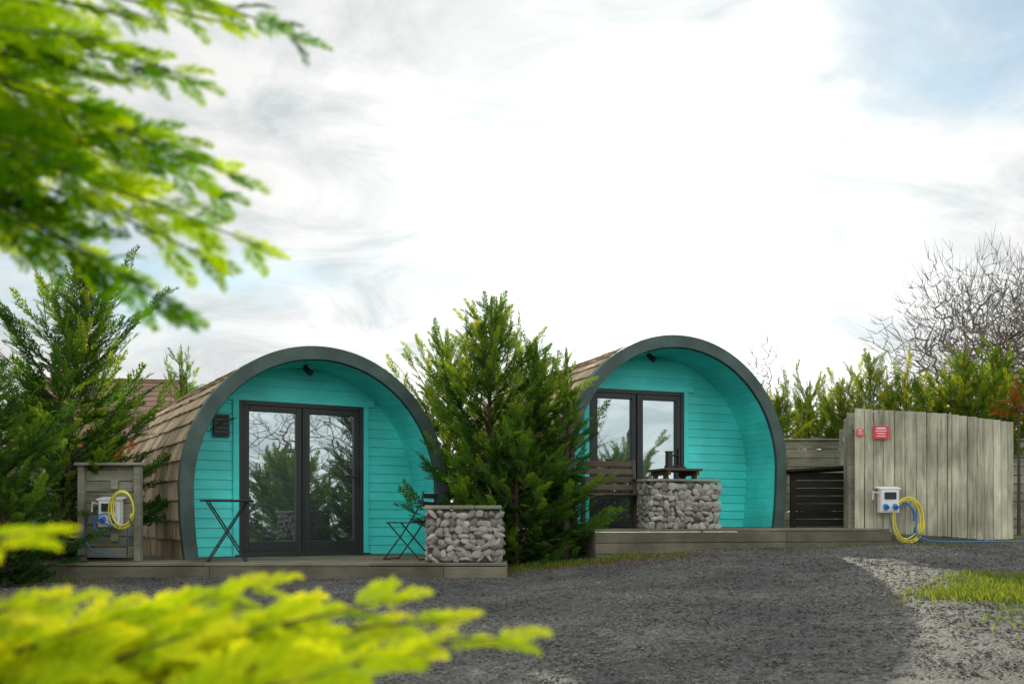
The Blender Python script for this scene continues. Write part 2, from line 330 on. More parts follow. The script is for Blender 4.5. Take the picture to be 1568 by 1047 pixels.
# ---------------------------------------------------------------- pods
H=2.51; W2=1.65; RW=.155
def prof(hw,h,n=30,zb=0.0):
    pts=[]
    zw=.8
    for z in np.linspace(zb,zw,7)[:-1]: pts.append((-hw*(1-.035*((zw-z)/zw)**2),z))
    for a in np.linspace(math.pi,0,2*n+1): pts.append((hw*math.cos(a),zw+(h-zw)*math.sin(a)))
    for z in np.linspace(zw,zb,7)[1:]: pts.append((hw*(1-.035*((zw-z)/zw)**2),z))
    return pts
def halfw(hw,h,z):
    if z<.8: return hw*(1-.035*((.8-z)/.8)**2)
    return hw*math.sqrt(max(0,1-((z-.8)/(h-.8))**2))
def pod(C,theta,z,Lp,door,vent,lamp_s):
    root=empty('glamping_pod',(C[0],C[1],z),theta)
    o=prof(W2,H); i=prof(W2-RW,H-RW); mb=MB(); n=len(o)
    for k in range(n-1):
        a,b_,c,d_=o[k],o[k+1],i[k+1],i[k]
        y0,y1=0,.06
        mb.poly([(a[0],y0,a[1]),(b_[0],y0,b_[1]),(c[0],y0,c[1]),(d_[0],y0,d_[1])])
        mb.poly([(a[0],.13,a[1]),(b_[0],.13,b_[1]),(b_[0],y0,b_[1]),(a[0],y0,a[1])])
        mb.poly([(d_[0],y0,d_[1]),(c[0],y0,c[1]),(c[0],y1,c[1]),(d_[0],y1,d_[1])])
        mb.poly([(d_[0],y1+.07,d_[1]),(c[0],y1+.07,c[1]),(b_[0],y1+.07,b_[1]),(a[0],y1+.07,a[1])])
    mb.build('arch_rim',m_rim,root)
    mb=MB(); i=prof(W2-RW-.005,H-RW-.005)
    for k in range(len(i)-1):
        a,b_=i[k],i[k+1]; e=.005
        nx_,nz_=-(b_[1]-a[1]),(b_[0]-a[0]); l=math.hypot(nx_,nz_); nx_/=l;nz_/=l
        pts=[(a,0),((a[0]*.95+b_[0]*.05,a[1]*.95+b_[1]*.05),-e),((a[0]*.05+b_[0]*.95,a[1]*.05+b_[1]*.95),-e),(b_,0)]
        q=[(p[0][0]+nx_*p[1],p[0][1]+nz_*p[1]) for p in pts]; t=random.random()
        for j in range(3):
            mb.poly([(q[j][0],.045,q[j][1]),(q[j+1][0],.045,q[j+1][1]),(q[j+1][0],.95,q[j+1][1]),(q[j][0],.95,q[j][1])],t)
    mb.build('porch_lining',m_turq,root)
    mb=MB(); c=prof(W2-.05,H-.05)
    for k in range(len(c)-1):
        a,b_=c[k],c[k+1]; mb.poly([(a[0],.12,a[1]),(b_[0],.12,b_[1]),(b_[0],Lp,b_[1]),(a[0],Lp,a[1])])
    mb.poly([(p[0],Lp,p[1]) for p in c]); mb.poly([(p[0],Lp-.3,p[1]) for p in c][::-1])
    mb.build('shell',m_rim,root)
    dense=prof(W2-.045,H-.045,80); half=[p for p in dense if p[0]<=1e-6]
    arc=[0]
    for k in range(1,len(half)): arc.append(arc[-1]+math.hypot(half[k][0]-half[k-1][0],half[k][1]-half[k-1][1]))
    arc=np.array(arc); hx=np.array([p[0] for p in half]); hz=np.array([p[1] for p in half])
    def at(s):
        x=np.interp(s,arc,hx); z_=np.interp(s,arc,hz); x2=np.interp(min(s+.02,arc[-1]),arc,hx)-np.interp(s-.02 if s>.02 else 0,arc,hx); z2=np.interp(min(s+.02,arc[-1]),arc,hz)-np.interp(s-.02 if s>.02 else 0,arc,hz)
        l=math.hypot(x2,z2); return x,z_,-z2/l,x2/l
    mb=MB(); nr=15; ex=arc[-1]/nr
    for sg in(1,-1):
        for j in range(nr):
            y=.10-random.random()*.1
            while y<Lp+.03:
                w=.12+.12*random.random(); ya=max(y,.10); yb=min(y+w-.006,Lp+.04)
                if yb-ya>.02:
                    s0=j*ex+random.uniform(-.008,.008); s1=min(s0+ex*1.2,arc[-1])
                    s0=max(s0,0)
                    x0,z0,n0x,n0z=at(s0); x1,z1,n1x,n1z=at(s1)
                    lift=.036+random.random()*.014
                    P0=[(x0+n0x*.004,z0+n0z*.004),(x0+n0x*lift,z0+n0z*lift),(x1+n1x*.016,z1+n1z*.016),(x1+n1x*.001,z1+n1z*.001)]
                    pts=[(sg*p[0],ya,p[1]) for p in P0]+[(sg*p[0],yb,p[1]) for p in P0]
                    if sg<0: pts=pts[4:]+pts[:4]
                    mb.hexa(pts,random.random())
                y+=w
    mb.box((0,(Lp+.15)/2,H-.0),(.3,Lp-.12,.03),tint=.3)
    mb.build('shingle_roof',m_shin,root)
    rc=.75; hw,hh=W2-RW,H-RW; d0,d1,dt=door; tr=.07
    mb=MB(); nb=17; bh=(dt+tr)/nb; zz_=0; 
    while zz_<hh-.01:
        z1=min(zz_+bh,hh-.002); wa,wb=halfw(hw,hh,zz_)+.012,halfw(hw,hh,z1)+.012
        segs=[(-wa,wa,-wb,wb)] if zz_>=dt+tr-.01 else [(-wa,d0-tr,-wb,d0-tr),(d1+tr,wa,d1+tr,wb)]
        for (a,b_,c_,e_) in segs:
            t=random.random()
            mb.poly([(a,rc-.013,zz_+.004),(b_,rc-.013,zz_+.004),(e_,rc,z1),(c_,rc,z1)],t)
            mb.poly([(a,rc+.004,zz_-.001),(b_,rc+.004,zz_-.001),(b_,rc-.013,zz_+.004),(a,rc-.013,zz_+.004)],t)
        zz_=z1
    mb.box((d0-tr/2,rc-.015,(dt+tr)/2),(tr,.05,dt+tr),tint=.6); mb.box((d1+tr/2,rc-.015,(dt+tr)/2),(tr,.05,dt+tr),tint=.6)
    mb.box(((d0+d1)/2,rc-.017,dt+tr/2),(d1-d0+.3,.06,tr),tint=.7)
    mb.build('clapboard_wall',m_turq,root)
    mb=MB(); f=.055; w=d1-d0; mid=(d0+d1)/2
    mb.box((d0+f/2,rc,dt/2),(f,.09,dt)); mb.box((d1-f/2,rc,dt/2),(f,.09,dt)); mb.box((mid,rc,dt-f/2),(w-2*f,.088,f)); mb.box((mid,rc-.01,.03),(w-2*f,.11,.06))
    mb.box((mid,rc-.005,dt/2),(.03,.10,dt-.12))
    for sx in(-1,1):
        a=mid+sx*.017; b_=mid+sx*(w/2-f); s=.07; lo,hi=.06,dt-f
        xa,xb=min(a,b_),max(a,b_)
        mb.box((xa+s/2,rc,(lo+hi)/2),(s,.065,hi-lo)); mb.box((xb-s/2,rc,(lo+hi)/2),(s,.065,hi-lo))
        mb.box(((xa+xb)/2,rc,hi-s/2),(xb-xa-2*s,.063,s)); mb.box(((xa+xb)/2,rc,lo+.06),(xb-xa-2*s,.063,.12))
    mb.box((d1-f-.035,rc-.05,.98),(.025,.03,.22)); mb.box((d1-f-.08,rc-.07,1.0),(.11,.018,.02))
    mb.build('door_frame',m_dark,root,bevel=.004)
    mb=MB(); mb.box((mid,rc+.012,dt/2),(w-.1,.012,dt-.1)); mb.build('door_glass',m_glass,root)
    mb=MB(); mb.box((mid,rc-.09,.012),(w+.1,.16,.022),tint=.5); mb.build('threshold',m_dark,root)
    if vent:
        mb=MB(); mb.box((vent[0],rc-.035,vent[1]),(.19,.05,.27))
        for k in range(5): mb.box((vent[0],rc-.066,vent[1]-.1+.05*k),(.15,.012,.02),Matrix.Rotation(.5,3,'X'))
        mb.build('wall_vent',m_dark,root,bevel=.006)
    mb=MB(); lx=lamp_s; zt=hh-.0; 
    mb.tube([(lx,.45,zt),(lx,.45,zt-.06)],.012,8); mb.tube([(lx-.02,.47,zt-.04),(lx+.03,.38,zt-.12)],[.03,.042],12); mb.tube([(lx,.45,zt-.0),(lx,.45,zt-.015)],.04,12)
    mb.build('porch_lamp',m_black,root,smooth=False)
    return root
thL=math.radians(30); thR=math.radians(20)
CL=(-2.254,11.86); CR=(2.19,12.98)
pod(CL,thL,.55,4.9,(-.807,.797,1.9),(-1.02,1.58),-.05)
pod(CR,thR,.89,4.9,(-.97,.47,1.87),None,-.2)

# ---------------------------------------------------------------- decks
def deck(name,x0,x1,y0,y1,zt,zb,loc,rz,tiers=1):
    root=empty(name,loc,rz); mb=MB(); pw=.12
    y=y0+.03
    while y<y1:
        x=x0
        while x<x1-.01:
            l=min(random.uniform(1.6,2.6),x1-x)
            if x1-(x+l)<.4: l=x1-x
            mb.box((x+l/2,y+pw/2,zt-.014+random.uniform(-.002,.002)),(l-.004,pw-.006,.028)); x+=l
        y+=pw
    mb.build('deck_boards',m_deck,root,bevel=.003)
    mb=MB(); hh=(zt-.03-zb)/tiers
    for k in range(tiers):
        x=x0
        while x<x1-.01:
            l=min(2.4,x1-x); mb.box((x+l/2,y0+.015-.012*k*0,zt-.032-hh*(k+.5)),(l-.004,.03,hh-.006)); x+=l
    for xx_ in(x0+.015,x1-.015): mb.box((xx_,(y0+y1)/2+.02,(zt-.032+zb)/2),(.03,y1-y0-.04,zt-.032-zb))
    mb.build('fascia',m_deck,root,bevel=.003)
    return root
deck('wooden_deck',-5.5,-.05,10.2,13.6,.548,.25,(0,0,0),0)
deck('wooden_deck',-.62+.0,3.2,0,2.9,.888,.35,(1.56,11.55,0),math.radians(13),tiers=4)

# ---------------------------------------------------------------- stone walls
import bmesh
def stone_wall(name,cx,cy,z,rz,w,dp,h,cap):
    root=empty(name,(cx,cy,z),rz)
    mb=MB(); mb.box((0,0,h/2),(w-.05,dp-.05,h-.02)); mb.build('core',m_mortar,root)
    bm=bmesh.new(); bmesh.ops.create_icosphere(bm,subdivisions=2,radius=1); iv=np.array([v.co[:] for v in bm.verts]); fi=np.array([[v.index for v in f.verts] for f in bm.faces]); bm.free()
    Vs=[];Ts=[]
    def put(p,size,nrm):
        dirs=rng.normal(size=(9,3)); dirs/=np.linalg.norm(dirs,axis=1,keepdims=True)
        v=iv.copy()
        for d_ in dirs:
            m=v@d_; lim=.5+.3*rng.random(); ex_=np.clip(m-lim,0,None); v=v-ex_[:,None]*d_
        v=v*1.12*np.array(size); a=rng.normal()*.5; ca,sa=math.cos(a),math.sin(a)
        if nrm=='y': v=np.stack([v[:,0]*ca-v[:,2]*sa,v[:,1],v[:,0]*sa+v[:,2]*ca],-1)
        if nrm=='x': v=v[:,[1,0,2]]; v=np.stack([v[:,0],v[:,1]*ca-v[:,2]*sa,v[:,1]*sa+v[:,2]*ca],-1)
        Vs.append(v+np.array(p)); Ts.append(np.full(len(fi),np.clip(rng.normal()*.25+.5,0,1)))
    z_=.035
    while z_<h-.015:
        rh=random.uniform(.028,.052)
        for face in('f','b','l','r'):
            LN=w if face in'fb' else dp; x=-LN/2+.01+random.random()*.02
            while x<LN/2-.02:
                sw=random.uniform(.025,.068); sh=rh*random.uniform(.8,1.3)
                q=min(x+sw,LN/2-.03)
                zz_=min(z_+random.uniform(-.018,.018),h-.03); dd=random.uniform(.022,.038)
                if face=='f': put((q,-dp/2+.022,zz_),(sw*1.1,dd,sh),'y')
                elif face=='b': put((q,dp/2-.022,zz_),(sw*1.1,dd,sh),'y')
                elif face=='l': put((-w/2+.022,q,zz_),(sw*1.1,dd,sh),'x')
                else: put((w/2-.022,q,zz_),(sw*1.1,dd,sh),'x')
                x+=sw*1.7
        z_+=rh*1.65
    V=np.concatenate(Vs); Fi=np.concatenate([fi+i*len(iv) for i in range(len(Vs))])
    npmesh('stones',V,Fi,np.concatenate(Ts),m_stone,root)
    mb=MB()
    if cap=='slab':
        x=-w/2-.01
        for l in (w*.36,w*.3,w*.36): mb.box((x+l/2,0,h+.022),(l-.008,dp+.03,.04)); x+=l
        mb.build('coping',m_fenceh,root,bevel=.006)
    else:
        for k_ in range(4): mb.box((0,-dp/2+.05+k_*dp/4,h+.018+.002*k_),(w+.02,dp/4-.008,.03))
        mb.build('coping',m_fenceh,root,bevel=.004)
    return root
stone_wall('stone_wall',-.51,10.62,.55,.0,.80,.42,.555,'slab')
stone_wall('stone_wall',(1038-784)/F*12.1,12.1,.89,math.radians(10),.90,.45,.56,'plank')

# ---------------------------------------------------------------- furniture
def bistro_table(x,y,z):
    root=empty('bistro_table',(x,y,z),.2); mb=MB(); h=.66; r=.27
    mb.tube([(0,0,h-.012),(0,0,h)],r,28); 
    pts=[(r*1.02*math.cos(a),r*1.02*math.sin(a),h-.008) for a in np.linspace(0,2*math.pi,29)]; mb.tube(pts,.009,6)
    mb.build('table_top',m_black,root)
    mb=MB()
    for sy in(-1,1):
        mb.tube([(-.2,sy*.17,0),(.2,sy*.15,h-.02)],.0085,6); mb.tube([(.2,sy*.17,0),(-.2,sy*.15,h-.02)],.0085,6)
    for sx in(-.2,.2): mb.tube([(sx,-.17,.01),(sx,.17,.01)],.0085,6)
    mb.tube([(-.1,-.16,h*.25),(-.1,.16,h*.25)],.006,6); mb.tube([(.0,-.16,h*.5),(0,.16,h*.5)],.006,6)
    mb.build('legs',m_black,root)
def bistro_chair(x,y,z,rz):
    root=empty('folding_chair',(x,y,z),rz); mb=MB()
    for sy in(-.18,.18):
        mb.tube([(.22,sy,0),(-.02,sy,.3),(-.24,sy,.62),(-.27,sy,.76)],.0095,6); mb.tube([(-.22,sy*.9,0),(.17,sy*.9,.41)],.0095,6)
    mb.tube([(.22,-.18,.01),(.22,.18,.01)],.008,6); mb.tube([(-.22,-.16,.01),(-.22,.16,.01)],.008,6); mb.tube([(-.13,-.18,.43),(-.13,.18,.43)],.008,6)
    mb.build('frame',m_black,root)
    mb=MB()
    for k in range(6): mb.box((-.13+k*.06,0,.415),(.045,.36,.014))
    mb.build('seat',m_black,root,bevel=.003)
    mb=MB()
    for k in range(2): mb.box((-.255-.012*k,0,.62+k*.09),(.012,.37,.055))
    mb.build('backrest',m_black,root,bevel=.003)
bistro_table((348-784)/F*10.75,10.75,.55)
bistro_chair(-1.16,11.15,.55,math.radians(160))
def bench(x,y,z,rz):
    root=empty('garden_bench',(x,y,z),rz); mb=MB(); w=.9
    for sx in(-1,1):
        X_=sx*(w/2-.03)
        mb.box((X_,-.25,.3),(.05,.05,.6)); mb.bar((X_,.22,0),(X_,.30,.86),.05,.05); mb.box((X_,-.01,.62),(.06,.6,.03)); mb.box((X_,0,.36),(.04,.48,.06))
    mb.build('legs_and_arms',m_furn,root,bevel=.004)
    mb=MB()
    for k in range(5): mb.box((0,-.22+k*.105,.42),(w-.02,.085,.025))
    mb.build('seat',m_furn,root,bevel=.004)
    mb=MB()
    for k in range(4): mb.box((0,.245+.012*k,.52+.1*k),(w-.12,.02,.07),Matrix.Rotation(-.1,3,'X'))
    mb.build('backrest',m_furn,root,bevel=.004)
bench(1.22,12.45,.89,math.radians(13))
root=empty('picnic_table',((1034-784)/F*12.75,12.8,.89),math.radians(18)); mb=MB()
for k in range(5): mb.box((0,-.22+k*.11,.74),(.52,.1,.03))
for sx in(-.2,.2):
    mb.bar((sx,-.12,.72),(sx,-.42,.0),.04,.08); mb.bar((sx,.12,.72),(sx,.42,.0),.04,.08); mb.box((sx+.001,0,.44),(.04,1.1,.07)); mb.box((sx+.002,0,.70),(.04,.5,.06))
for sy in(-.5,.5): mb.box((0,sy,.49),(.56,.2,.03))
mb.build('frame',m_furn,root,bevel=.004)
mb=MB(); mb.tube([(-.08,0,.756),(-.08,0,.80)],.06,14); mb.tube([(-.08,0,.80),(-.08,0,.97)],[.05,.047],14); mb.tube([(-.08,0,.97),(-.08,0,.985)],.055,14)
mb.box((.1,.02,.775),(.1,.1,.03),tint=.5)
mb.build('table_lantern',m_black,root)

# ---------------------------------------------------------------- right fence, signs, hookup
pA=P(1308,808,13.0); pB=P(1456,817,13.0); pC=P(1551,826,13.25)
def vfence(name,segs,ht):
    root=empty(name); mb=MB()
    for (a,b_) in segs:
        a=np.array(a);b_=np.array(b_); d_=b_-a; Ln=np.hypot(d_[0],d_[1]); ang=math.atan2(d_[1],d_[0]); R=Matrix.Rotation(ang,3,'Z')
        x=0
        while x<Ln-.02:
            w=random.uniform(.11,.15); w=min(w,Ln-x)
            p=a+d_*((x+w/2)/Ln); off=random.uniform(0,.016)
            h=ht+random.uniform(-.005,.005)
            mb.box((p[0]-math.sin(ang)*off*-1,p[1]-off*math.cos(ang),p[2]+h/2-.02),(w-.009,.022,h+.04),R@Matrix.Rotation(random.uniform(-.005,.005),3,'Y')); x+=w
    mb.build('boards',m_fence,root,bevel=.003)
    mb=MB()
    for (a,b_) in segs:
        for q in(.25,.85):
            A=Vector(a)+Vector((0,.06,ht*q)); B=Vector(b_)+Vector((0,.06,ht*q)); mb.bar(A,B,.045,.09)
    for p in [segs[0][0]]+[s_[1] for s_ in segs]:
        mb.box((p[0],p[1]+.13,p[2]+ht/2-.05),(.09,.09,ht))
    mb.build('rails_and_posts',m_fenceh,root,bevel=.003)
    return root
vfence('timber_fence',[(pA,pB),(pB,pC)],1.56)
q1=pA+np.array([.02,.05,0]); q2=q1+np.array([.62,2.2,.05])
vfence('timber_fence',[(q1+np.array([.0,.12,0]),q2)],1.5)
def sign(px,py,w,h,d=12.955):
    p=P(px,py,d); root=empty('red_sign',tuple(p)); mb=MB(); mb.box((0,0,0),(w,.006,h)); mb.build('panel',m_red,root,bevel=.002)
    mb=MB()
    for k in range(4):
        ww=w*random.uniform(.55,.82); mb.box((0,-.0045,h*.32-k*h*.2),(ww,.002,h*.06 if k else h*.1))
    mb.build('lettering',m_white,root)
sign(1349,662,.20,.17); sign(1317,662,.09,.095)
def hookup(name,p,s=1.0):
    root=empty(name,tuple(p)); mb=MB()
    mb.box((0,0,0),(.24*s,.12,.30*s)); mb.box((0,-.065,-.0),(.22*s,.012,.27*s),tint=.2)
    mb.build('cabinet',m_white,root,bevel=.015)
    mb=MB(); mb.box((.0,-.078,.07*s),(.15*s,.016,.09*s)); mb.build('display',m_dark,root,bevel=.004)
    mb=MB()
    for sx in(-.06,.06):
        mb.tube([(sx*s,-.06,-.06*s),(sx*s,-.115,-.085*s)],.034*s,14)
    mb.build('sockets',m_blue,root)
    mb=MB(); mb.box((0,.02,.17*s),(.28*s,.18,.02),Matrix.Rotation(.15,3,'X')); mb.tube([(-.12*s,-.0,.1),(-.2*s,-.02,.12),(-.21*s,-.02,.02)],.012,6)
    mb.build('rain_hood',m_white,root,bevel=.004)
    return root
def hose(name,c,rx,rz_,turns,mat,tail,r=.0095):
    root=empty(name); mb=MB(); pts=[]
    ph=random.random()*6
    for k in range(turns*22):
        a=2*math.pi*k/22; j=k/22
        pts.append((c[0]+(rx*(1+.12*math.sin(j*2.1+ph)))*math.cos(a)+.015*math.sin(3*j),c[1]-.02-.013*(j%3)-.012*math.sin(a*.5),c[2]+(rz_*(1+.08*math.cos(j*1.7+ph)))*math.sin(a)-.02*math.sin(j)))
    mb.tube(pts+tail,r,6); mb.build('coil',mat,root,smooth=True)
    return root
c=P(1360,767,12.86); hookup('electric_hookup_box',c,1.0)
c=P(1388,795,12.86); hose('yellow_hose',c,.19,.28,4,m_yel,[])
hose('blue_hose',c+np.array([-.03,.02,-.02]),.14,.23,2,m_blue,[tuple(c+np.array(t)) for t in((.1,-.1,-.22),(.2,-.25,-.27))]+[(c[0]+dx,c[1]-.3,float(g(c[0]+dx,c[1]-.3))+.02) for dx in (.4,.8,1.3,1.8)])
root=empty('service_post',(0,0,0)); mb=MB(); D=10.85
xL,xR=P(122,0,D)[0],P(216,0,D)[0]; zb,zt=.55,EYE+.585
mb.box((xL+.03,D,(zb+zt)/2),(.07,.09,zt-zb)); mb.box((xR-.03,D,(zb+zt)/2),(.07,.09,zt-zb)); mb.box(((xL+xR)/2,D,zt+.015),(xR-xL+.06,.16,.03))
z_=zb+.03
while z_<zt-.02:
    h=min(.12,zt-z_); mb.box(((xL+xR)/2,D+.03,z_+h/2),(xR-xL-.13,.022,h-.008)); z_+=.12
for q in (.25,.8): mb.box(((xL+xR)/2+.05,D-.005,zb+q*(zt-zb)),(.08,.04,.1))
mb.build('frame',m_fenceh,root,bevel=.004)
c=P(170,786,D-.09); hookup('electric_hookup_box',c,.95)
c=P(189,778,D-.2); hose('yellow_hose',c,.12,.19,3,m_yel,[])
hose('blue_hose',P(160,800,D-.16),.1,.1,1,m_blue,[tuple(P(px_,py_,D-.1)) for px_,py_ in((135,790),(127,820),(140,842),(175,850),(195,851),(196,800),(200,700+90))],.007)

def hfence(name,a,b_,ht,mat,bw=.14,gap=.012):
    root=empty(name); mb=MB(); a=Vector(a);b_=Vector(b_)
    z=0
    while z<ht:
        mb.bar(a+Vector((0,0,z+bw/2)),b_+Vector((0,random.uniform(-.005,.005),z+bw/2)),.022,bw-gap); z+=bw
    mb.build('boards',mat,root,bevel=.003)
    mb=MB(); n_=max(2,int((b_-a).length/1.6)+1)
    for k in range(n_):
        p=a.lerp(b_,k/(n_-1)); mb.box((p.x,p.y+.06,p.z+ht/2),(.09,.09,ht+.04))
    mb.bar(a+Vector((0,-.0,z+.012)),b_+Vector((0,0,z+.012)),.1,.022)
    mb.build('posts',mat,root,bevel=.003)
hfence('boundary_fence',(3.6,15.6,.7),(12,16.3,.75),1.5,m_fenceh)
hfence('boundary_fence',(-11,12.9,.4),(-5.15,12.5,.45),1.3,m_fenceh)
root=empty('dark_log_store',(4.40,14.0,.80),math.radians(3)); mb=MB()
for k in range(8): mb.box((0,-.45+0.0,.05+k*.105),(1.25,.02,.098))
for sx in(-.6,.6): mb.box((sx,-.42,.42),(.07,.07,.86)); mb.box((sx,.4,.42),(.07,.07,.86))
for k in range(8): mb.box((.61,0,.05+k*.105),(.02,.8,.098)); 
mb.box((0,-.02,.90),(1.38,1.05,.035),Matrix.Rotation(math.radians(-1),3,'X')@Matrix.Rotation(math.radians(-4),3,'Y'))
mb.build('boards',m_darkwood,root,bevel=.004)

root=empty('background_house',(-11.6,29,0.0),math.radians(8)); mb=MB()
mb.box((0,0,1.4),(3.6,6,2.8)); mb.poly([(-1.8,-3.0,2.8),(-1.8,3.0,2.8),(-1.8,0,4.9)]); mb.poly([(1.8,-3.0,2.8),(1.8,3.0,2.8),(1.8,0,4.9)])
mb.build('walls',m_brick,root)
mb=MB(); sl=math.atan2(2.1,3)
for k in range(14):
    t=(k+.5)/14
    for sy in(-1,1):
        mb.box((0,sy*3.35*(1-t),2.62+2.4*t),(4.1,.29,.04),Matrix.Rotation(-sy*(sl-.05),3,'X'))
mb.box((0,0,5.03),(4.1,.25,.12)); mb.build('roof',m_tile,root)
mb=MB()
for x_ in(-.9,0.9): mb.box((x_,-3.02,1.6),(1.0,.06,1.1))
mb.build('windows',m_glass,root)
mb=MB()
for x_ in(-.9,.9):
    mb.box((x_,-3.04,1.0),(1.15,.1,.08)); mb.box((x_,-3.04,2.2),(1.15,.08,.08)); mb.box((x_,-3.05,1.6),(.06,.06,1.1))
mb.build('window_frames',m_white,root)

# ---------------------------------------------------------------- trees
cypress('cypress_tree',-.25,12.0,3.2,1.1,1,nb=180,fs=.32,lead=1.5,shoots=11,tint=.03,pw=.68,wild=1.3)
cypress('cypress_tree',.28,11.8,2.62,.78,2,nb=160,fs=.30,lead=1.5,shoots=9,tint=.04)
cypress('cypress_tree',.64,11.75,2.5,.32,3,nb=90,fs=.24,lead=1.6,shoots=5,tint=.02)
cypress('cypress_tree',-.92,14.2,3.1,1.2,4,nb=130,fs=.32,lead=1.6,shoots=8,tint=.18,wild=1.5)
cypress('cypress_tree',.05,11.35,1.6,.68,5,nb=110,fs=.26,lead=.6,shoots=4)
cypress('cypress_tree',-5.25,11.4,3.5,1.1,6,nb=160,fs=.38,lead=1.3,lean=(.42,0),wild=1.8,shoots=5,tint=-.04)
cypress('cypress_tree',-5.25,9.65,2.4,1.0,7,nb=160,fs=.32,wild=1.6,tint=-.06)
cypress('cypress_tree',-4.85,9.5,1.0,.4,17,nb=60,fs=.2,shoots=2)
cypress('cypress_tree',-7.6,12.2,3.2,1.2,8,nb=90,fs=.38)
cypress('cypress_tree',-6.4,15.5,1.9,.9,9,nb=80,fs=.32,mat=m_folb)
cypress('cypress_tree',-6.15,18.5,3.6,.8,10,nb=50,fs=.36,lead=2.0,dens=.6,wild=1.8)
cypress('cypress_tree',-8.4,17.5,2.8,1.1,18,nb=70,fs=.4)
k=0
for px,py,dd,R_ in((1190,605,18,1.0),(1240,590,19,1.2),(1290,582,18,1.1),(1330,542,18.5,1.0),(1385,580,17.5,1.2),(1440,590,18,1.3),(1475,548,17,1.2),(1525,535,17.5,1.3),(1580,570,17,1.3),(1650,550,17,1.4)):
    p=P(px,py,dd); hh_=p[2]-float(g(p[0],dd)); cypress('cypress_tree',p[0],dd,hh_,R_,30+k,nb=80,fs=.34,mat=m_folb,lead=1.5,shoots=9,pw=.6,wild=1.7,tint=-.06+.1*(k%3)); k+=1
def bare_tree(name,x,y,h,R_,seed,n=900,r0=.2,zc=.62,rm=.0045):
    r=np.random.default_rng(seed); z=float(g(x,y)); mb=MB()
    nodes=[np.array([x,y,z-.2])]; par=[-1]
    for q in np.linspace(.06,.34,5): nodes.append(np.array([x+.04*h*r.normal()*q,y,z+h*q])); par.append(len(nodes)-2)
    ctr=np.array([x,y,z+h*zc]); a=r.normal(size=(n,3)); a/=np.linalg.norm(a,axis=1,keepdims=True); rad=r.random(n)**.42
    lump=1+.12*np.sin(3*np.arctan2(a[:,1],a[:,0])+seed)+.12*np.sin(5*a[:,2]*2+seed)
    pts=ctr+a*(rad*lump)[:,None]*np.array([R_,R_,h*(1-zc)])
    od=np.argsort(np.linalg.norm(pts-nodes[-1],axis=1)); step=h*.045
    NA=np.zeros((n*7+10,3)); NA[:len(nodes)]=nodes; cnt=len(nodes)
    for i in od:
        t=pts[i]; d2=np.linalg.norm(NA[:cnt]-t,axis=1); d2[:4]+=50
        j=int(np.argmin(d2)); dist=d2[j]
        m=max(1,min(6,int(dist/step))); p0=NA[j].copy()
        for s in range(1,m+1):
            q=p0+(t-p0)*s/m+r.normal(size=3)*step*.12
            nodes.append(q); par.append(j); NA[cnt]=q; j=cnt; cnt+=1
    w=np.zeros(len(nodes)); ch=np.zeros(len(nodes),int)
    for p_ in par:
        if p_>=0: ch[p_]+=1
    w[ch==0]=1
    for i in range(len(nodes)-1,0,-1): w[par[i]]+=w[i]
    rr=r0*(w/w.max())**.5
    for i in range(1,len(nodes)): mb.tube([nodes[par[i]],nodes[i]],[max(min(rr[par[i]],rr[i]*1.5),rm*1.3),max(rr[i],rm)],5 if rr[i]>.05 else 3,float(r.random()),cap=False)
    for i in np.where(ch==0)[0]:
        d_=unit(nodes[i]-nodes[par[i]]*.6-ctr*.4)
        for _ in range(3):
            e_=nodes[i]+(d_+r.normal(size=3)*.4+np.array([0,0,.3]))*step*(.5+.8*r.random()); mb.tube([nodes[i],e_],[rm*1.1,rm*.5],3,.5,cap=False)
    root=empty(name); mb.build('branches',m_bark2,root)
p=P(1490,0,31); bare_tree('bare_tree',p[0],31,8.1,2.7,5,n=3000,r0=.22,rm=.0075)
p=P(1610,0,33); bare_tree('bare_tree',p[0],33,9.0,3.3,9,n=2400,r0=.24,rm=.008)
p=P(1172,0,20); bare_tree('bare_sapling',p[0],20,3.8,.5,4,n=160,r0=.03,zc=.7,rm=.0055)
p=P(1215,0,22); bare_tree('bare_sapling',p[0],22,3.3,.5,14,n=90,r0=.03,zc=.7)
def shrub(name,x,y,z,R_,n_,mat,seed):
    r=np.random.default_rng(seed); root=empty(name); fo=Fol(FR); mb=MB()
    gz=float(g(x,y)); mb.tube([(x,y,gz-.05),(x,y,z)],[.03,.015],5,.3)
    for k in range(n_):
        d_=r.normal(size=3); d_[2]=abs(d_[2]); d_=unit(d_)*R_*(.35+.65*r.random()); c_=np.array([x,y,z])
        if k%6==0: mb.tube([c_,c_+d_*.6,c_+d_],[.015,.008,.003],3,.3,cap=False)
        fo.add(c_+d_,d_+r.normal(size=3)*.3*R_,r.normal(size=3),.2,r.random()*.8)
    mb.build('stems',m_bark,root); fo.build('foliage',mat,root)
shrub('copper_shrub',-5.75,14.2,1.5,.7,130,m_rust,3)
p=P(1560,600,15.0); shrub('copper_shrub',p[0],15.0,2.6,.4,60,m_rust,4)
k=0
for x_,y_,h_ in((8.5,-1.5,2.5),(10.5,0.5,2.4),(12.5,-2.0,3.0),(14.5,1.0,2.9),(17,-1,3.2),(6,-6,3.2),(19,3,3.2)):
    cypress('cypress_tree',x_,y_,h_,1.6,60+k,nb=50,fs=.6,lead=.8,pw=.5,shoots=4); k+=1
bare_tree('bare_tree',17,-5,6.5,2.6,21,n=700,r0=.13); bare_tree('bare_tree',11,-7,6.5,2.4,22,n=600,r0=.12)

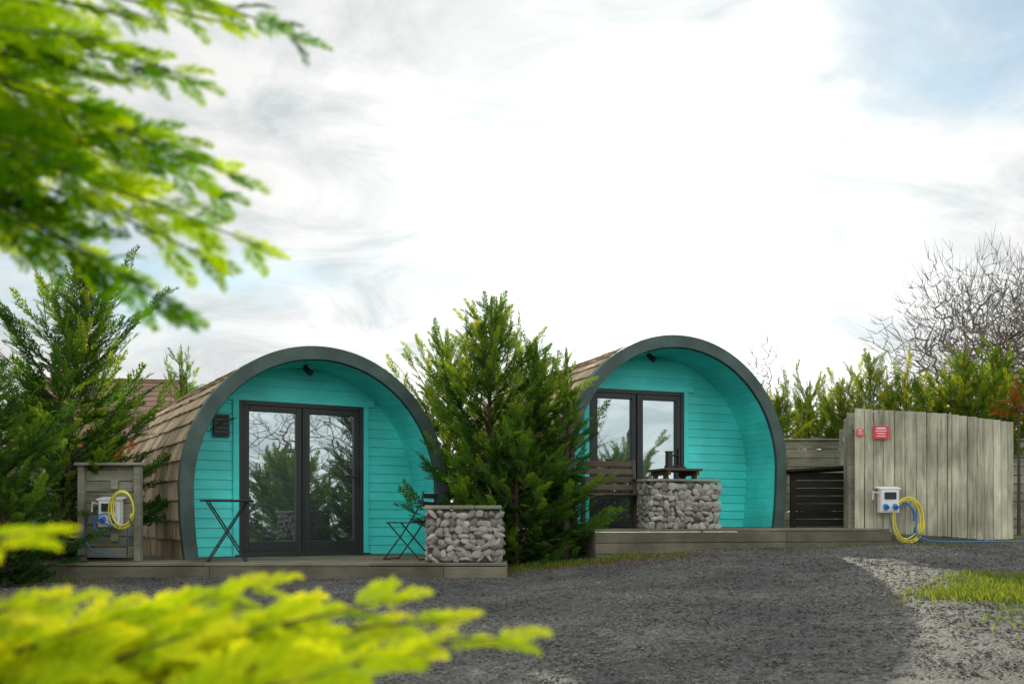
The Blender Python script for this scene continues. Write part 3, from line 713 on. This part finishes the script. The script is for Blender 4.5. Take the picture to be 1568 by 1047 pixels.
# ---------------------------------------------------------------- foreground sprays
def spray(fo,mb,p0,p1,sag,fs0,fs1,nfr,seed,t0,nrm,start=.1,wid=1.0):
    r=np.random.default_rng(seed); p0=np.array(p0);p1=np.array(p1); d_=p1-p0; L_=np.linalg.norm(d_)
    lat=unit(np.cross(d_,nrm)); w1,w2=r.normal()*.02,r.random()*6
    cv=lambda s:p0+d_*s+np.array([0,0,sag])*(4*s*(1-s))*L_+lat*w1*L_*math.sin(5*s+w2)*s*(1-s)*4
    ts=np.linspace(0,1,8); mb.tube([cv(s) for s in ts],[.0042*(1-s)+.0009 for s in ts],5,.3)
    nrm=np.array(nrm,float)
    for j in range(nfr):
        s=start+(1-start)*(j+.3*r.random())/nfr; tan=unit(cv(min(s+.02,1.02))-cv(s-.02)); side=unit(np.cross(tan,nrm)); sd=1 if j%2 else -1
        a=math.radians(46-22*s+r.normal()*10)
        f=tan*math.cos(a)+side*sd*math.sin(a)*wid+r.normal(size=3)*.12
        fo.add(cv(s),f,nrm+r.normal(size=3)*.35,(fs0+(fs1-fs0)*s)*(.65+.6*r.random()),t0+r.normal()*.18)
    fo.add(cv(.97),d_,nrm,fs1*1.1,t0+.1)
root=empty('cypress_tree'); mb=MB(); fo=Fol(FRD)
mb.tube([(-2.3,1.35,-.1),(-2.28,1.36,1.2),(-2.3,1.33,3.2)],[.09,.07,.02],10,.4)
FT=[((-420,-160),(470,62),1.35,.03),((-420,-90),(300,125),1.3,.02),((-420,20),(370,274),1.25,.03),((-420,60),(230,200),1.45,.02),((-420,130),(402,380),1.3,.04),
    ((-420,180),(275,480),1.25,.06),((-420,200),(140,400),1.4,.03),((-420,-220),(250,-10),1.3,.0),((-420,-60),(160,60),1.15,.0),((-420,-10),(150,170),1.2,.02),((-420,80),(120,260),1.15,.02),((-420,150),(90,330),1.3,.02),((-420,-140),(60,10),1.2,0),((-420,-200),(130,-60),1.4,0),
    ((-420,-120),(360,40),1.45,.02),((-420,-40),(240,110),1.4,.02),((-420,0),(300,240),1.35,.03),((-420,40),(180,120),1.3,.02),((-420,120),(280,340),1.4,.04),((-420,-180),(330,10),1.25,.02),((-420,60),(60,200),1.2,.02),((-420,0),(80,90),1.3,.02),((-420,180),(200,420),1.3,.05),
    ((-420,-100),(210,30),1.3,.02),((-420,20),(200,260),1.35,.03),((-420,100),(340,300),1.35,.03),((-420,160),(330,400),1.35,.04)]
for k,(a,b_,dd,sg) in enumerate(FT):
    A=P(a[0],a[1],dd+.05); B=P(b_[0],b_[1],dd)
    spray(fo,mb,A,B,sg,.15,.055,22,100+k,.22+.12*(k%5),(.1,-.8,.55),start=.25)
    hz=A[2]-.35; mb.tube([(-2.29,1.35,max(.3,hz)),A],[.02,.006],5,.3)
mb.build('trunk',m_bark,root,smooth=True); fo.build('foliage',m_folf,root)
root=empty('golden_cypress_shrub'); mb=MB(); fo=Fol(FRD)
b0=np.array([-1.05,.75,-.03]); mb.tube([b0,b0+np.array([.05,.02,.5])],[.025,.012],8,.4)
FB=[((-150,1190),(785,975),.95,.05,.115,.05),((-150,1150),(600,915),1.0,.04,.11,.05),((0,1220),(560,1010),.9,.03,.11,.05),((-200,1120),(400,895),1.05,.03,.11,.05),((-200,1080),(185,945),.95,.02,.10,.05),
    ((-250,1000),(92,918),.9,.02,.08,.045),((-250,880),(60,812),.9,.01,.06,.035),((0,1230),(420,1045),.9,.03,.12,.06),((-150,1200),(250,1010),.95,.03,.12,.06),((-150,1170),(120,1010),.9,.03,.12,.06),
    ((-100,1180),(680,950),1.0,.05,.10,.05),((-100,1180),(480,950),1.0,.04,.11,.05),((-150,1160),(330,960),.95,.04,.11,.05),((-150,1200),(500,1060),.9,.03,.11,.05),((-150,1170),(340,905),1.0,.05,.10,.05)]
for k,(a,b_,dd,sg,f0,f1) in enumerate(FB):
    A=P(a[0],a[1],dd-.05); B=P(b_[0],b_[1],dd)
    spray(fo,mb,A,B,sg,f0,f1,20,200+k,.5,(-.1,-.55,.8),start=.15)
    mb.tube([b0+np.array([.05,.02,.45]),A],[.01,.005],5,.3)
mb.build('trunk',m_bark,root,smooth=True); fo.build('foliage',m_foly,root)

# ---------------------------------------------------------------- light & sky
AZ=math.radians(6); EL=math.radians(19.5)
sd=Vector((math.sin(AZ)*math.cos(EL),math.cos(AZ)*math.cos(EL),math.sin(EL)))
sl_=bpy.data.lights.new('sun','SUN'); sl_.energy=5.0; sl_.angle=math.radians(.6); sl_.color=(1,.91,.72)
so=bpy.data.objects.new('sun',sl_); so.rotation_euler=sd.to_track_quat('Z','Y').to_euler(); so.location=(4,20,8); sc.collection.objects.link(so)
w=bpy.data.worlds.new('World'); sc.world=w; w.use_nodes=True; nt=w.node_tree; nt.nodes.clear(); L=nt.links.new
def math_(op,a,b=None,c=None,clamp=False):
    n=N(nt,'ShaderNodeMath',operation=op); n.use_clamp=clamp
    for i,v in enumerate((a,b,c)):
        if v is None: continue
        if isinstance(v,(int,float)): n.inputs[i].default_value=v
        else: L(v,n.inputs[i])
    return n.outputs[0]
out=nt.nodes.new('ShaderNodeOutputWorld')
sky=N(nt,'ShaderNodeTexSky',sky_type='NISHITA'); sky.sun_disc=False; sky.sun_elevation=EL; sky.sun_rotation=AZ; sky.air_density=1; sky.dust_density=.3; sky.ozone_density=1.5
tn=N(nt,'ShaderNodeMix',data_type='RGBA',blend_type='MULTIPLY'); tn.inputs[0].default_value=1; tn.inputs[7].default_value=(.95,1.08,1.02,1); L(sky.outputs[0],tn.inputs[6])
bs=N(nt,'ShaderNodeBackground',Strength=.125); L(tn.outputs[2],bs.inputs['Color'])
tc=N(nt,'ShaderNodeTexCoord'); DIR=tc.outputs['Generated']; sp=N(nt,'ShaderNodeSeparateXYZ'); L(DIR,sp.inputs[0]); Zo=sp.outputs['Z']
zm=math_('MAXIMUM',math_('ADD',Zo,.22),.1); iv_=math_('DIVIDE',1.0,zm)
dv=N(nt,'ShaderNodeVectorMath',operation='SCALE'); L(DIR,dv.inputs[0]); L(iv_,dv.inputs['Scale'])
mp=N(nt,'ShaderNodeMapping'); mp.inputs['Location'].default_value=(1.3,4.2,0); mp.inputs['Scale'].default_value=(1,1.15,.0); L(dv.outputs[0],mp.inputs['Vector'])
c1=N(nt,'ShaderNodeTexNoise',Scale=1.5,Detail=6.0,Roughness=.55,Distortion=.5); L(mp.outputs[0],c1.inputs['Vector'])
c2=N(nt,'ShaderNodeTexNoise',Scale=2.8,Detail=7.0,Roughness=.62,Distortion=.7); L(mp.outputs[0],c2.inputs['Vector'])
def lobe(px,py,powr):
    d_=unit([(px-784)/F,1,-(py-HY)/F]); n=N(nt,'ShaderNodeVectorMath',operation='DOT_PRODUCT'); L(DIR,n.inputs[0]); n.inputs[1].default_value=tuple(d_)
    return math_('POWER',math_('MAXIMUM',n.outputs['Value'],0.0),powr)
gapL=math_('MULTIPLY',lobe(150,440,22),math_('POWER',2.718,math_('MULTIPLY',math_('POWER',math_('SUBTRACT',Zo,.225),2.0),-330.0)))
gapR=lobe(1490,0,70)
gap=math_('ADD',math_('MULTIPLY',gapL,.40),math_('MULTIPLY',gapR,.42))
sunl=lobe(960,400,22)
fac=math_('ADD',math_('SUBTRACT',math_('ADD',math_('MULTIPLY',math_('SUBTRACT',c1.outputs['Fac'],.5),1.5),.5),gap),math_('MULTIPLY',sunl,.16))
cm=N(nt,'ShaderNodeMapRange',interpolation_type='SMOOTHSTEP'); L(fac,cm.inputs['Value']); cm.inputs['From Min'].default_value=-.05; cm.inputs['From Max'].default_value=.42
cm.inputs['To Min'].default_value=.2
cr=N(nt,'ShaderNodeValToRGB'); L(c2.outputs['Fac'],cr.inputs[0]); e=cr.color_ramp.elements; e[0].position=.36; e[0].color=(.66,.71,.72,1); e[1].position=.58; e[1].color=(1.0,1.0,.985,1)
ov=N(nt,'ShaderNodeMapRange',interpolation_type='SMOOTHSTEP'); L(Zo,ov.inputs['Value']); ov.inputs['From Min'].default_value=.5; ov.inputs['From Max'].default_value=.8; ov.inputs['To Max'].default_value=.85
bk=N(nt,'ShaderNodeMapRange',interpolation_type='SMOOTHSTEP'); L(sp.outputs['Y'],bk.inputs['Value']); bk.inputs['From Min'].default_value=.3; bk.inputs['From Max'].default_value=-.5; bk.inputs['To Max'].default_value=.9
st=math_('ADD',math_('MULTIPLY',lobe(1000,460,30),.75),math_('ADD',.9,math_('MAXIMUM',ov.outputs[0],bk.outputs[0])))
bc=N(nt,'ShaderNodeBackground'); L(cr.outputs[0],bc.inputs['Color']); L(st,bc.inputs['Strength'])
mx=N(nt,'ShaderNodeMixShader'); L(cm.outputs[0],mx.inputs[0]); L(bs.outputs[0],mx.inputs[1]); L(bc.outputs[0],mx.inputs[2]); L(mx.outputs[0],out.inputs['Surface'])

cam=bpy.data.cameras.new('camera'); co=bpy.data.objects.new('camera',cam); sc.collection.objects.link(co); sc.camera=co
co.location=(0,0,EYE); co.rotation_euler=(math.radians(90),0,0); cam.sensor_width=36; cam.lens=35; cam.shift_y=(HY-523.5)/1568; cam.clip_start=.05; cam.clip_end=2000
cam.dof.use_dof=True; cam.dof.focus_distance=12.0; cam.dof.aperture_fstop=4.0
sc.view_settings.view_transform='Standard'; sc.view_settings.look='None'; sc.view_settings.exposure=0
